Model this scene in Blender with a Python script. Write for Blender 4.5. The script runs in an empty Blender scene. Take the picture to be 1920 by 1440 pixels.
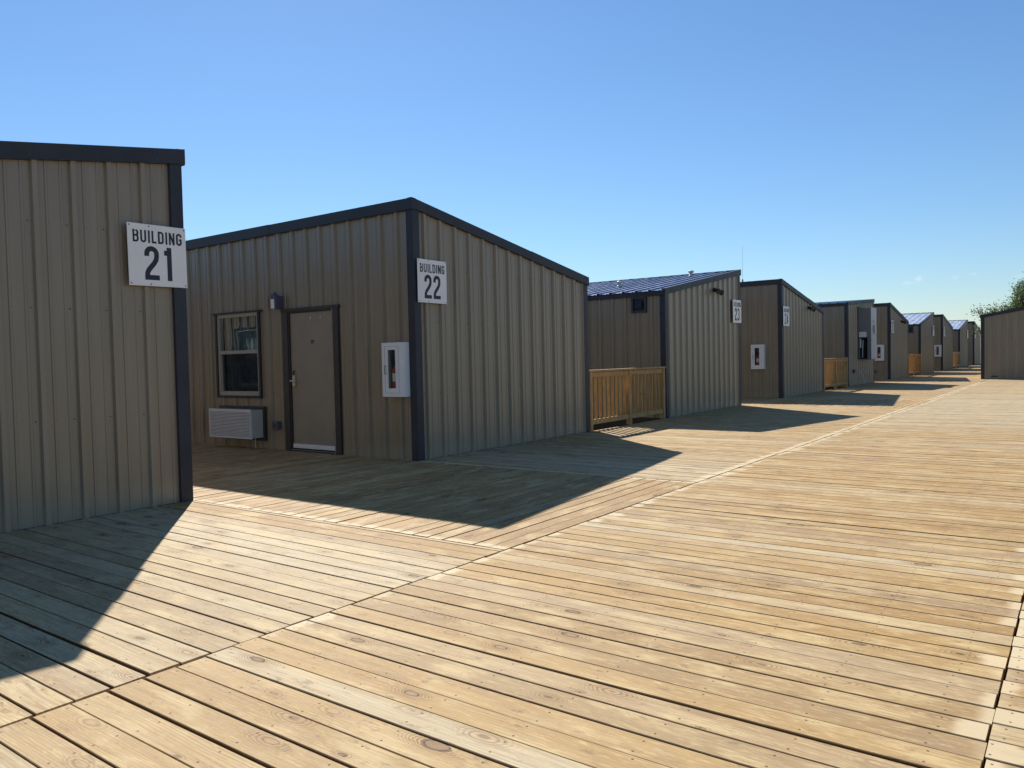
import bpy, bmesh, math, random
from mathutils import Vector, Matrix
random.seed(7)
S = bpy.context.scene
COL = S.collection
R = math.radians

# ------------------------------------------------------------------ node helpers
BW = .1398          # board width
class NT:
    def __init__(s, name):
        s.m = bpy.data.materials.new(name); s.m.use_nodes = True
        s.t = s.m.node_tree; s.n = s.t.nodes; s.l = s.t.links
        s.b = s.n['Principled BSDF']; s.out = s.n['Material Output']
    def new(s, typ, **kw):
        n = s.n.new(typ)
        for k, v in kw.items(): setattr(n, k, v)
        return n
    def put(s, sock, v):
        if hasattr(v, 'links') or hasattr(v, 'is_linked'): s.l.new(v, sock)
        else: sock.default_value = v
    def math(s, op, a, b=None, c=None, clamp=False):
        n = s.new('ShaderNodeMath', operation=op, use_clamp=clamp)
        s.put(n.inputs[0], a)
        if b is not None: s.put(n.inputs[1], b)
        if c is not None: s.put(n.inputs[2], c)
        return n.outputs[0]
    def ramp(s, x, lo, hi, a=0.0, b=1.0, smooth=True):
        n = s.new('ShaderNodeMapRange', interpolation_type='SMOOTHSTEP' if smooth else 'LINEAR')
        for i, v in enumerate((x, lo, hi, a, b)): s.put(n.inputs[i], v)
        return n.outputs[0]
    def mix(s, f, a, b, mode='MIX'):
        n = s.new('ShaderNodeMix', data_type='RGBA', blend_type=mode)
        s.put(n.inputs[0], f)
        for i, v in ((6, a), (7, b)):
            if isinstance(v, tuple): v = (*v, 1.0) if len(v) == 3 else v
            s.put(n.inputs[i], v)
        return n.outputs[2]
    def xyz(s, x, y, z=0.0):
        n = s.new('ShaderNodeCombineXYZ')
        for i, v in enumerate((x, y, z)): s.put(n.inputs[i], v)
        return n.outputs[0]
    def noise(s, vec, scale=1, detail=3, rough=.5, dist=0.0, col=False):
        n = s.new('ShaderNodeTexNoise')
        s.put(n.inputs['Vector'], vec); s.put(n.inputs['Scale'], scale)
        n.inputs['Detail'].default_value = detail; n.inputs['Roughness'].default_value = rough
        n.inputs['Distortion'].default_value = dist
        return n.outputs['Color' if col else 'Fac']
    def bump(s, h, strength=.3, dist=.01, prev=None):
        n = s.new('ShaderNodeBump'); s.put(n.inputs['Height'], h)
        n.inputs['Strength'].default_value = strength; n.inputs['Distance'].default_value = dist
        if prev is not None: s.l.new(prev, n.inputs['Normal'])
        return n.outputs[0]
    def base(s, c):
        if isinstance(c, tuple): s.b.inputs['Base Color'].default_value = (*c, 1)
        else: s.l.new(c, s.b.inputs['Base Color'])
    def set(s, **kw):
        for k, v in kw.items(): s.put(s.b.inputs[k.replace('_', ' ')], v)

def simple(name, col, rough=.5, metal=0.0, var=.06, scale=6, bump=0.0, spec=.5):
    t = NT(name); tc = t.new('ShaderNodeTexCoord').outputs['Object']
    nz = t.noise(tc, scale, 4, .6)
    dark = tuple(c * (1 - var) for c in col); lite = tuple(min(1, c * (1 + var)) for c in col)
    t.base(t.mix(t.ramp(nz, .35, .65), dark, lite))
    t.set(Roughness=t.ramp(t.noise(tc, scale * 3, 3), .2, .8, rough * .85, min(1, rough * 1.15)), Metallic=metal)
    t.b.inputs['Specular IOR Level'].default_value = spec
    if bump: t.l.new(t.bump(t.noise(tc, scale * 12, 3), bump, .004), t.b.inputs['Normal'])
    return t.m

def metal_panel():
    t = NT('painted_panel'); g = t.new('ShaderNodeNewGeometry').outputs['Position']
    sep = t.new('ShaderNodeSeparateXYZ'); t.l.new(g, sep.inputs[0])
    st = t.xyz(t.math('MULTIPLY', sep.outputs[0], 9), t.math('MULTIPLY', sep.outputs[1], 9), t.math('MULTIPLY', sep.outputs[2], .7))
    n1 = t.noise(st, 1, 4, .6); n2 = t.noise(g, 1.3, 3); n3 = t.noise(g, 240, 2, .6)
    c = t.mix(t.ramp(n1, .3, .7), (.216, .173, .116), (.248, .204, .141))
    c = t.mix(t.math('MULTIPLY', t.ramp(n2, .45, .75), .25), c, (.199, .154, .100))
    run = t.noise(t.xyz(t.math('MULTIPLY', sep.outputs[0], 38), t.math('MULTIPLY', sep.outputs[1], 38), t.math('MULTIPLY', sep.outputs[2], .5)), 1, 3, .6)
    c = t.mix(t.ramp(run, .56, .72, 0, .35), c, (.168, .130, .086))
    c = t.mix(t.ramp(t.noise(g, 26, 3, .7), .62, .72, 0, .35), c, (.311, .256, .177))
    # dust splashed up the lowest part of the sheets
    d = t.math('MULTIPLY', t.ramp(t.math('ADD', sep.outputs[2], t.math('MULTIPLY', n1, .22)), .14, .42, 1, 0), .35)
    c = t.mix(d, c, (.380, .314, .225))
    t.base(c)
    t.set(Roughness=t.ramp(n1, .3, .7, .36, .46), Coat_Weight=.5, Coat_Roughness=.28)
    t.b.inputs['Specular IOR Level'].default_value = .6
    b = t.bump(t.noise(t.xyz(t.math('MULTIPLY', sep.outputs[0], 2.2), t.math('MULTIPLY', sep.outputs[1], 2.2), t.math('MULTIPLY', sep.outputs[2], .8)), 1, 2), .5, .012)
    b = t.bump(n3, .05, .001, b)
    t.l.new(b, t.b.inputs['Normal'])
    return t.m

def trim_mat():
    t = NT('charcoal_trim'); g = t.new('ShaderNodeNewGeometry').outputs['Position']
    n = t.noise(g, 2.2, 4, .6)
    t.base(t.mix(t.ramp(n, .35, .65), (.028, .031, .041), (.038, .043, .055)))
    t.set(Roughness=t.ramp(n, .3, .7, .40, .52))
    t.b.inputs['Specular IOR Level'].default_value = .28
    t.l.new(t.bump(t.noise(g, 3, 2), .4, .008), t.b.inputs['Normal'])
    return t.m

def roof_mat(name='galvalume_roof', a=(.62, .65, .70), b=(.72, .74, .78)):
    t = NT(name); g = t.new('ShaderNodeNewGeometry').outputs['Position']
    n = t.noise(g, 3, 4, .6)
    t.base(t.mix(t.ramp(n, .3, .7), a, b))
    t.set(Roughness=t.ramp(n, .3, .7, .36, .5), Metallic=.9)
    return t.m

def wood_deck():
    """pine boards: UV = metres along / across each board; 'brd' = per-board randoms; 'ends' = metres to each end"""
    t = NT('pine_deck_boards')
    uv = t.new('ShaderNodeUVMap', uv_map='UVMap').outputs[0]
    en = t.new('ShaderNodeUVMap', uv_map='ends').outputs[0]
    at = t.new('ShaderNodeAttribute', attribute_name='brd')
    s1 = t.new('ShaderNodeSeparateXYZ'); t.l.new(uv, s1.inputs[0]); u, v = s1.outputs[0], s1.outputs[1]
    s2 = t.new('ShaderNodeSeparateXYZ'); t.l.new(en, s2.inputs[0]); e0, e1 = s2.outputs[0], s2.outputs[1]
    s3 = t.new('ShaderNodeSeparateColor'); t.l.new(at.outputs['Color'], s3.inputs[0]); ra, tone, pale = s3.outputs; pale2 = at.outputs['Alpha']
    rb = t.math('FRACT', t.math('MULTIPLY', ra, 57.31))
    rc = t.math('FRACT', t.math('MULTIPLY', ra, 713.7))
    off = t.math('MULTIPLY', ra, 91.0)
    # ---- knots
    kv = t.xyz(t.math('MULTIPLY', u, 3.0), t.math('MULTIPLY', v, 7.2), off)
    wob = t.noise(kv, 2.2, 2)
    kv2 = t.xyz(t.math('ADD', t.math('MULTIPLY', u, 3.0), t.math('MULTIPLY', wob, .16)), t.math('ADD', t.math('MULTIPLY', v, 7.2), t.math('MULTIPLY', wob, .12)), off)
    vo = t.new('ShaderNodeTexVoronoi', voronoi_dimensions='3D', feature='F1'); t.l.new(kv2, vo.inputs['Vector']); vo.inputs['Scale'].default_value = 1; vo.inputs['Randomness'].default_value = .9
    kd = vo.outputs['Distance']
    ks = t.new('ShaderNodeSeparateColor'); t.l.new(vo.outputs['Color'], ks.inputs[0])
    on = t.math('GREATER_THAN', ks.outputs[0], .36)
    rad = t.ramp(t.math('POWER', ks.outputs[1], 2.0), 0, 1, .035, .18, False)
    ratio = t.math('DIVIDE', kd, rad)
    knot = t.math('MULTIPLY', t.ramp(ratio, .75, 1.15, 1, 0), on)
    rim = t.math('MULTIPLY', t.math('MULTIPLY', t.ramp(ratio, .8, 1.0), t.ramp(ratio, 1.05, 1.4, 1, 0)), on)
    near = t.math('MULTIPLY', t.ramp(ratio, 1.0, 4.2, 1, 0), on)
    rings = t.math('POWER', t.math('MULTIPLY_ADD', t.math('SINE', t.math('MULTIPLY', kd, 120)), .5, .5), 2.0)
    # ---- grain that bends round the knots
    lowv = t.xyz(t.math('MULTIPLY', u, .9), t.math('MULTIPLY', v, 5), off)
    low = t.noise(lowv, 1, 2, .5)
    amp = t.ramp(rb, 0, 1, .6, 3.2, False)
    ph = t.math('ADD', t.math('ADD', t.math('MULTIPLY', v, t.ramp(rc, 0, 1, 40, 95, False)), t.math('MULTIPLY', low, t.math('MULTIPLY', amp, 3.0))), t.math('MULTIPLY', near, 2.2))
    cath = t.math('MULTIPLY_ADD', t.math('SINE', t.math('MULTIPLY', ph, 6.283)), .5, .5)
    cath = t.math('POWER', cath, 2.2)
    fine = t.noise(t.xyz(t.math('MULTIPLY', u, 3.2), t.math('MULTIPLY', v, 210), off), 1, 4, .65)
    streak = t.noise(t.xyz(t.math('MULTIPLY', u, 1.1), t.math('MULTIPLY', v, 28), off), 1, 3, .6)
    blot = t.noise(t.xyz(t.math('MULTIPLY', u, 2.6), t.math('MULTIPLY', v, 6), t.math('ADD', off, 5.3)), 1, 5, .62)
    mott = t.noise(t.xyz(t.math('MULTIPLY', u, 13), t.math('MULTIPLY', v, 70), off), 1, 5, .7)
    # ---- colours
    warm = t.mix(rb, (.412, .241, .074), (.496, .320, .116))
    cool = t.mix(rc, (.517, .422, .256), (.587, .505, .333))
    brown = t.mix(rb, (.271, .145, .047), (.345, .202, .068))
    c = t.mix(t.ramp(tone, .0, .5, 0, 1, False), brown, warm)
    c = t.mix(t.ramp(tone, .5, 1, 0, 1, False), c, cool)
    rd = t.math('FRACT', t.math('MULTIPLY', ra, 3391.3))
    c = t.mix(t.ramp(rd, 0, .5, .62, 0), c, t.mix(.7, c, (.225, .128, .048)))
    c = t.mix(t.math('MULTIPLY', t.math('GREATER_THAN', rc, .93), .4), c, (.420, .330, .220))
    c = t.mix(t.math('MULTIPLY', t.ramp(streak, .42, .66), .75), c, t.mix(.55, c, (.336, .202, .088)))
    c = t.mix(t.math('MULTIPLY', t.ramp(blot, .47, .66), .7), c, (.635, .482, .239))
    c = t.mix(t.math('MULTIPLY', t.ramp(blot, .46, .28), t.math('MULTIPLY', t.ramp(rc, .3, 1), .65)), c, (.309, .211, .120))
    gstr = t.math('MULTIPLY', t.ramp(rb, .1, .9, .25, .8), t.ramp(t.noise(lowv, 2.3, 2), .35, .6))
    c = t.mix(t.math('MULTIPLY', cath, gstr), c, t.mix(.75, c, (.318, .184, .072), 'MIX'))
    c = t.mix(t.ramp(fine, .38, .60, .42, 0), c, (.271, .157, .064))
    c = t.mix(t.ramp(mott, .50, .68, 0, .45), c, (.700, .543, .287))
    c = t.mix(t.ramp(mott, .47, .31, 0, .5), c, (.281, .175, .080))
    smud = t.noise(t.xyz(t.math('MULTIPLY', u, 7), t.math('MULTIPLY', v, 16), t.math('ADD', off, 9.1)), 1, 5, .75)
    c = t.mix(t.ramp(smud, .57, .70, 0, .7), c, (.206, .132, .072))
    c = t.mix(t.math('MULTIPLY', near, .22), c, (.393, .237, .104))
    c = t.mix(t.math('MULTIPLY', t.math('MULTIPLY', near, rings), .95), c, (.178, .097, .041))
    c = t.mix(t.math('MULTIPLY', knot, .85), c, t.mix(ks.outputs[2], (.206, .114, .048), (.309, .202, .104)))
    c = t.mix(t.math('MULTIPLY', rim, .9), c, (.084, .044, .020))
    # dried pale board ends
    tongue = t.math('ADD', t.math('MULTIPLY', t.noise(t.xyz(t.math('MULTIPLY', u, 1.5), t.math('MULTIPLY', v, 11), off), 1, 3), .30), t.math('MULTIPLY', rb, .10))
    rag = t.math('MULTIPLY', t.math('SUBTRACT', mott, .5), .10)
    pa = t.ramp(t.math('ADD', rag, t.math('SUBTRACT', e0, t.math('MULTIPLY', tongue, pale))), -.02, .03, 1, 0)
    pb = t.ramp(t.math('ADD', rag, t.math('SUBTRACT', e1, t.math('MULTIPLY', tongue, pale2))), -.02, .03, 1, 0)
    pe = t.math('MULTIPLY', t.math('MAXIMUM', t.math('MULTIPLY', pa, t.ramp(pale, 0, .3)), t.math('MULTIPLY', pb, t.ramp(pale2, 0, .3))), .75)
    c = t.mix(pe, c, (.655, .525, .318))
    # grey foot-traffic dust, board by board
    dust = t.noise(t.new('ShaderNodeNewGeometry').outputs['Position'], .55, 4, .6)
    c = t.mix(t.ramp(dust, .45, .75, 0, .22), c, (.393, .306, .195))
    # ---- nails: two per joist
    x = t.math('SUBTRACT', e0, t.math('ADD', .035, t.math('MULTIPLY', t.math('SUBTRACT', rb, .5), .03)))
    cell = t.math('ROUND', t.math('DIVIDE', x, .405))
    jit = t.math('MULTIPLY', t.math('SUBTRACT', t.math('FRACT', t.math('MULTIPLY', t.math('ADD', cell, ra), 7.77)), .5), .03)
    dx = t.math('SUBTRACT', t.math('SUBTRACT', x, t.math('MULTIPLY', cell, .405)), jit)
    dy = t.math('SUBTRACT', t.math('ABSOLUTE', t.math('SUBTRACT', v, t.math('ADD', .07, t.math('MULTIPLY', jit, .3)))), .042)
    dd = t.math('SQRT', t.math('ADD', t.math('MULTIPLY', dx, dx), t.math('MULTIPLY', dy, dy)))
    nail = t.ramp(dd, .0035, .006, 1, 0)
    c = t.mix(t.math('MULTIPLY', nail, .85), c, (.048, .031, .024))
    c = t.mix(t.math('MULTIPLY', t.ramp(v, -.004, -.001, 1, 0, False), .9), c, (.140, .070, .024))  # board side faces painted dark brown: gap shade put into the colour
    c = t.mix(t.math('MULTIPLY', t.ramp(v, BW + .001, BW + .004, 0, 1, False), .9), c, (.140, .070, .024))  # same painted gap shade on the opposite side face
    t.base(c)
    t.set(Roughness=t.ramp(mott, .3, .7, .66, .85))
    t.b.inputs['Specular IOR Level'].default_value = .2
    h = t.math('ADD', t.math('MULTIPLY', fine, .5), t.math('ADD', t.math('MULTIPLY', cath, .25), t.math('MULTIPLY', nail, -2.0)))
    t.l.new(t.bump(h, .35, .002), t.b.inputs['Normal'])
    return t.m

def wood_rail():
    t = NT('rail_lumber'); tc = t.new('ShaderNodeTexCoord').outputs['Object']
    s = t.new('ShaderNodeSeparateXYZ'); t.l.new(tc, s.inputs[0])
    g = t.noise(t.xyz(t.math('MULTIPLY', s.outputs[0], 40), t.math('MULTIPLY', s.outputs[1], 22), t.math('MULTIPLY', s.outputs[2], 3)), 1, 4, .6)
    b = t.noise(tc, 5.5, 3)
    c = t.mix(t.ramp(g, .3, .7), (.34, .185, .06), (.50, .305, .115))
    c = t.mix(t.ramp(b, .5, .75, 0, .4), c, (.58, .39, .17))
    k = t.new('ShaderNodeTexVoronoi'); t.l.new(tc, k.inputs['Vector']); k.inputs['Scale'].default_value = 6
    c = t.mix(t.ramp(k.outputs['Distance'], .06, .14, .8, 0), c, (.16, .08, .03))
    t.base(c); t.set(Roughness=.7)
    return t.m

def dirt():
    t = NT('packed_dirt'); g = t.new('ShaderNodeNewGeometry').outputs['Position']
    c = t.mix(t.ramp(t.noise(g, .35, 5, .6), .35, .65), (.27, .205, .14), (.36, .29, .21))
    c = t.mix(t.ramp(t.noise(g, 14, 4, .7), .5, .7, 0, .5), c, (.20, .16, .12))
    t.base(c); t.set(Roughness=.95)
    t.l.new(t.bump(t.noise(g, 9, 5, .7), .6, .05), t.b.inputs['Normal'])
    return t.m

def glass_mat(name, ior, tint=(.9, .95, .93)):
    t = NT(name); t.n.remove(t.b)
    f = t.new('ShaderNodeFresnel'); f.inputs[0].default_value = ior
    tr = t.new('ShaderNodeBsdfTransparent'); tr.inputs[0].default_value = (*tint, 1)
    gl = t.new('ShaderNodeBsdfGlossy'); gl.inputs['Roughness'].default_value = .01; gl.inputs[0].default_value = (.92, .97, .95, 1)
    tc = t.new('ShaderNodeNewGeometry').outputs['Position']
    t.l.new(t.bump(t.noise(tc, 2.2, 1), .25, .006), gl.inputs['Normal'])
    bf = t.new('ShaderNodeNewGeometry').outputs['Backfacing']; mx = t.new('ShaderNodeMixShader'); t.l.new(t.math('MULTIPLY', f.outputs[0], t.math('SUBTRACT', 1.0, bf)), mx.inputs[0]); t.l.new(tr.outputs[0], mx.inputs[1]); t.l.new(gl.outputs[0], mx.inputs[2])
    t.l.new(mx.outputs[0], t.out.inputs[0])
    return t.m

def screen_mat():
    t = NT('insect_screen'); t.n.remove(t.b)
    tr = t.new('ShaderNodeBsdfTransparent'); df = t.new('ShaderNodeBsdfDiffuse'); df.inputs[0].default_value = (.02, .022, .028, 1)
    mx = t.new('ShaderNodeMixShader'); mx.inputs[0].default_value = .45
    t.l.new(tr.outputs[0], mx.inputs[1]); t.l.new(df.outputs[0], mx.inputs[2]); t.l.new(mx.outputs[0], t.out.inputs[0])
    return t.m

def leaf_mat():
    t = NT('leaves'); tc = t.new('ShaderNodeTexCoord').outputs['Object']
    n = t.noise(tc, 1.6, 3)
    c = t.mix(t.ramp(n, .3, .7), (.05, .08, .035), (.10, .135, .06))
    t.base(c); t.set(Roughness=.6)
    t.b.inputs['Transmission Weight'].default_value = 0
    tl = t.new('ShaderNodeBsdfTranslucent'); t.l.new(t.mix(.5, c, (.18, .26, .06)), tl.inputs[0])
    mx = t.new('ShaderNodeMixShader'); mx.inputs[0].default_value = .35
    t.l.new(t.b.outputs[0], mx.inputs[1]); t.l.new(tl.outputs[0], mx.inputs[2]); t.l.new(mx.outputs[0], t.out.inputs[0])
    return t.m

M = dict(
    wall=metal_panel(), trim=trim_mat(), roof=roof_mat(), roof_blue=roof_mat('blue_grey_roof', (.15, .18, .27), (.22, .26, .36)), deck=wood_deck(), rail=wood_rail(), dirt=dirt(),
    door=simple('door_paint', (.275, .238, .185), .5, var=.04, scale=3),
    frame=simple('dark_frame', (.035, .034, .036), .45),
    sash=simple('tan_vinyl', (.36, .33, .28), .5, var=.03),
    glass=glass_mat('window_glass', 2.3), glass2=glass_mat('cabinet_glass', 1.35), screen=screen_mat(),
    curtain=simple('blue_curtain', (.10, .125, .17), .9, var=.25, scale=4),
    curtain_w=simple('pale_curtain', (.55, .58, .58), .9, var=.1, scale=4),
    white=simple('white_enamel', (.74, .74, .74), .4, var=.03, scale=4),
    acgrey=simple('grey_grille', (.60, .63, .68), .45, var=.04),
    actan=simple('beige_sleeve', (.47, .46, .40), .5, var=.04),
    signw=simple('sign_white', (.80, .79, .78), .42, var=.02, scale=5),
    ink=simple('navy_ink', (.010, .012, .028), .45, var=.05),
    steel=simple('brushed_steel', (.55, .55, .55), .28, metal=1.0),
    screw=simple('screw_head', (.13, .11, .09), .5, metal=.4),
    black=simple('black_plastic', (.012, .012, .014), .4),
    opal=simple('opal_jar', (.75, .76, .75), .25, var=.03),
    box=simple('box_navy_grey', (.085, .09, .12), .45),
    red=simple('extinguisher_red', (.45, .02, .02), .3, var=.05),
    label=simple('paper_label', (.7, .7, .68), .6),
    hp_side=simple('heat_pump_side', (.17, .175, .18), .5, var=.05),
    hp_front=simple('heat_pump_front', (.47, .50, .51), .42, var=.05),
    bark=simple('bark', (.12, .09, .065), .9, var=.3, scale=20, bump=.5),
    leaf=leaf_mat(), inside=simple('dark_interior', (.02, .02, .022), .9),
    chip=simple('dead_leaf', (.10, .055, .03), .8, var=.3, scale=60),
)

# ------------------------------------------------------------------ mesh helpers
class MB:
    def __init__(s): s.v = []; s.f = []; s.mi = []
    def face(s, pts, mi=0):
        k = len(s.v); s.v += [tuple(p) for p in pts]; s.f.append(tuple(range(k, k + len(pts)))); s.mi.append(mi)
    def hexa(s, p, mi=0):   # p: 8 points, bottom ring 0-3 (ccw from above), top ring 4-7
        k = len(s.v); s.v += [tuple(q) for q in p]
        for f in ((0, 3, 2, 1), (4, 5, 6, 7), (0, 1, 5, 4), (1, 2, 6, 5), (2, 3, 7, 6), (3, 0, 4, 7)):
            s.f.append(tuple(k + i for i in f)); s.mi.append(mi)
        return s
    def box(s, x0, x1, y0, y1, z0, z1, mi=0):
        if x0 > x1: x0, x1 = x1, x0
        if y0 > y1: y0, y1 = y1, y0
        if z0 > z1: z0, z1 = z1, z0
        return s.hexa([(x0, y0, z0), (x1, y0, z0), (x1, y1, z0), (x0, y1, z0), (x0, y0, z1), (x1, y0, z1), (x1, y1, z1), (x0, y1, z1)], mi)
    def cyl(s, a, b, r, r2=None, n=16, mi=0, cap=True):
        a = Vector(a); b = Vector(b); r2 = r if r2 is None else r2
        d = (b - a).normalized(); q = d.to_track_quat('Z', 'Y')
        k = len(s.v)
        for c, rr in ((a, r), (b, r2)):
            for i in range(n):
                an = 2 * math.pi * i / n
                s.v.append(tuple(c + q @ Vector((math.cos(an) * rr, math.sin(an) * rr, 0))))
        for i in range(n):
            j = (i + 1) % n; s.f.append((k + i, k + j, k + n + j, k + n + i)); s.mi.append(mi)
        if cap:
            s.f.append(tuple(k + i for i in reversed(range(n)))); s.mi.append(mi)
            s.f.append(tuple(k + n + i for i in range(n))); s.mi.append(mi)
        return s
    def lathe(s, base, prof, n=20, mi=0):   # prof [(r,z)] about vertical axis
        k = len(s.v)
        for r, z in prof:
            for i in range(n):
                a = 2 * math.pi * i / n; s.v.append((base[0] + r * math.cos(a), base[1] + r * math.sin(a), base[2] + z))
        for q in range(len(prof) - 1):
            for i in range(n):
                j = (i + 1) % n; s.f.append((k + q * n + i, k + q * n + j, k + (q + 1) * n + j, k + (q + 1) * n + i)); s.mi.append(mi)
        s.f.append(tuple(k + i for i in reversed(range(n)))); s.mi.append(mi)
        s.f.append(tuple(k + (len(prof) - 1) * n + i for i in range(n))); s.mi.append(mi)
        return s
    def build(s, name, mats, parent=None, bevel=0.0, smooth=False, **props):
        me = bpy.data.meshes.new(name); me.from_pydata(s.v, [], s.f)
        if not isinstance(mats, (list, tuple)): mats = [mats]
        for m in mats: me.materials.append(m)
        me.polygons.foreach_set('material_index', s.mi)
        if smooth: me.polygons.foreach_set('use_smooth', [True] * len(s.f))
        me.update()
        o = bpy.data.objects.new(name, me); COL.objects.link(o)
        if parent is not None: o.parent = parent
        if bevel:
            bm = bmesh.new(); bm.from_mesh(me)
            bmesh.ops.remove_doubles(bm, verts=bm.verts, dist=1e-5)
            bmesh.ops.bevel(bm, geom=bm.edges[:] , offset=bevel, segments=1, affect='EDGES', clamp_overlap=True)
            bm.to_mesh(me); bm.free()
        for k, v in props.items(): o[k] = v
        return o

def thing(name, label, cat, loc=(0, 0, 0), rz=0.0, group=None):
    o = bpy.data.objects.new(name, None); COL.objects.link(o)
    o.location = loc; o.rotation_euler = (0, 0, rz); o.empty_display_size = .3
    o['label'] = label; o['category'] = cat
    if group: o['group'] = group
    return o
def copy_tree(o, parent=None):
    c = o.copy(); COL.objects.link(c)
    if parent is not None: c.parent = parent
    for ch in list(o.children): copy_tree(ch, c)
    return c
def relabel(o, label, loc=None, group=None):
    o['label'] = label
    if loc is not None: o.location = loc
    if group: o['group'] = group
    return o

# ------------------------------------------------------------------ camera (solved from the photograph's vanishing points)
F_PX = 1461.33; YAW = R(36.3826); PITCH = R(1.8617); ROLL = R(-1.3014); H = 1.35
def cam_axes():
    cy, sy = math.cos(YAW), math.sin(YAW)
    f0 = Vector((-sy, cy, 0)); r0 = Vector((cy, sy, 0)); u0 = Vector((0, 0, 1))
    f = f0 * math.cos(PITCH) - u0 * math.sin(PITCH); u = r0.cross(f)
    r = r0 * math.cos(ROLL) + u * math.sin(ROLL); u2 = -r0 * math.sin(ROLL) + u * math.cos(ROLL)
    return r, u2, f
r_, u_, f_ = cam_axes()
cd = bpy.data.cameras.new('camera'); cam = bpy.data.objects.new('camera', cd); COL.objects.link(cam)
mat = Matrix((r_, u_, -f_)).transposed().to_4x4(); mat.translation = (0, 0, H); cam.matrix_world = mat
cd.sensor_width = 36; cd.lens = 36 * F_PX / 1920; cd.clip_start = .05; cd.clip_end = 5000
S.camera = cam

# ------------------------------------------------------------------ light
SUNV = Vector((-3.46, 2.74, 3.51)).normalized()
EL = math.asin(SUNV.z); AZ = math.atan2(SUNV.x, SUNV.y)
ld = bpy.data.lights.new('sun', 'SUN'); ld.energy = 5.0; ld.angle = R(.53); ld.color = (1.0, .965, .915)
sun = bpy.data.objects.new('sun', ld); COL.objects.link(sun); sun.rotation_euler = SUNV.to_track_quat('Z', 'Y').to_euler()
sun.location = (0, 0, 30)
W = bpy.data.worlds.new('World'); S.world = W; W.use_nodes = True
wn = W.node_tree.nodes; wl = W.node_tree.links; bg = wn['Background']
sky = wn.new('ShaderNodeTexSky'); sky.sky_type = 'NISHITA'; sky.sun_disc = False
sky.sun_elevation = EL; sky.sun_rotation = AZ; sky.altitude = 600; sky.air_density = 1.28; sky.dust_density = .12; sky.ozone_density = 8.0
bg.inputs[1].default_value = .080
# a few wisps of cloud low in the sky, placed by direction
tc = wn.new('ShaderNodeTexCoord')
def wm(op, a, b=None, c=None):
    n = wn.new('ShaderNodeMath'); n.operation = op
    for i, v in enumerate((a, b, c)):
        if v is None: continue
        if hasattr(v, 'is_linked'): wl.new(v, n.inputs[i])
        else: n.inputs[i].default_value = v
    return n.outputs[0]
tot = None
for (dx, dy, dz, w, h, a) in ((-.1520, .9850, .0795, .008, .0035, .30), (-.1630, .9835, .0755, .010, .0025, .14), (-.1161, .9902, .0790, .006, .0022, .14), (-.0989, .9918, .0818, .004, .002, .12), (-.060, .995, .0752, .014, .003, .08)):
    sub = wn.new('ShaderNodeVectorMath'); sub.operation = 'SUBTRACT'; wl.new(tc.outputs['Generated'], sub.inputs[0]); sub.inputs[1].default_value = (dx, dy, dz)
    nz = wn.new('ShaderNodeTexNoise'); wl.new(tc.outputs['Generated'], nz.inputs['Vector']); nz.inputs['Scale'].default_value = 130; nz.inputs['Detail'].default_value = 5
    sp = wn.new('ShaderNodeSeparateXYZ'); wl.new(sub.outputs[0], sp.inputs[0])
    qx = wm('DIVIDE', sp.outputs[0], w); qz = wm('DIVIDE', sp.outputs[2], h); qy = wm('DIVIDE', sp.outputs[1], .3)
    q = wm('SQRT', wm('ADD', wm('ADD', wm('MULTIPLY', qx, qx), wm('MULTIPLY', qz, qz)), wm('MULTIPLY', qy, qy)))
    q = wm('ADD', q, wm('MULTIPLY', wm('SUBTRACT', nz.outputs['Fac'], .5), 2.6))
    mr = wn.new('ShaderNodeMapRange'); mr.interpolation_type = 'SMOOTHSTEP'; wl.new(q, mr.inputs[0])
    for i, v in ((1, .1), (2, 1.1), (3, a), (4, 0)): mr.inputs[i].default_value = v
    tot = mr.outputs[0] if tot is None else wm('MAXIMUM', tot, mr.outputs[0])
hs = wn.new('ShaderNodeHueSaturation'); hs.inputs['Saturation'].default_value = 1.02; hs.inputs['Value'].default_value = 1.0
wl.new(sky.outputs[0], hs.inputs['Color'])
mxn = wn.new('ShaderNodeMix'); mxn.data_type = 'RGBA'; wl.new(tot, mxn.inputs[0]); wl.new(hs.outputs[0], mxn.inputs[6]); mxn.inputs[7].default_value = (8.5, 8.8, 9.4, 1)
wl.new(mxn.outputs[2], bg.inputs[0])
S.view_settings.view_transform = 'Standard'; S.view_settings.look = 'None'; S.view_settings.exposure = .54; S.view_settings.gamma = 1
S.render.engine = 'CYCLES'
S.cycles.max_bounces = 8; S.cycles.diffuse_bounces = 4; S.cycles.glossy_bounces = 3; S.cycles.transparent_max_bounces = 12

# ------------------------------------------------------------------ ground
g = MB(); g.face([(-1500, -1500, -.75), (1500, -1500, -.75), (1500, 1500, -.75), (-1500, 1500, -.75)])
g.build('ground', M['dirt'], kind='structure')

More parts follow.
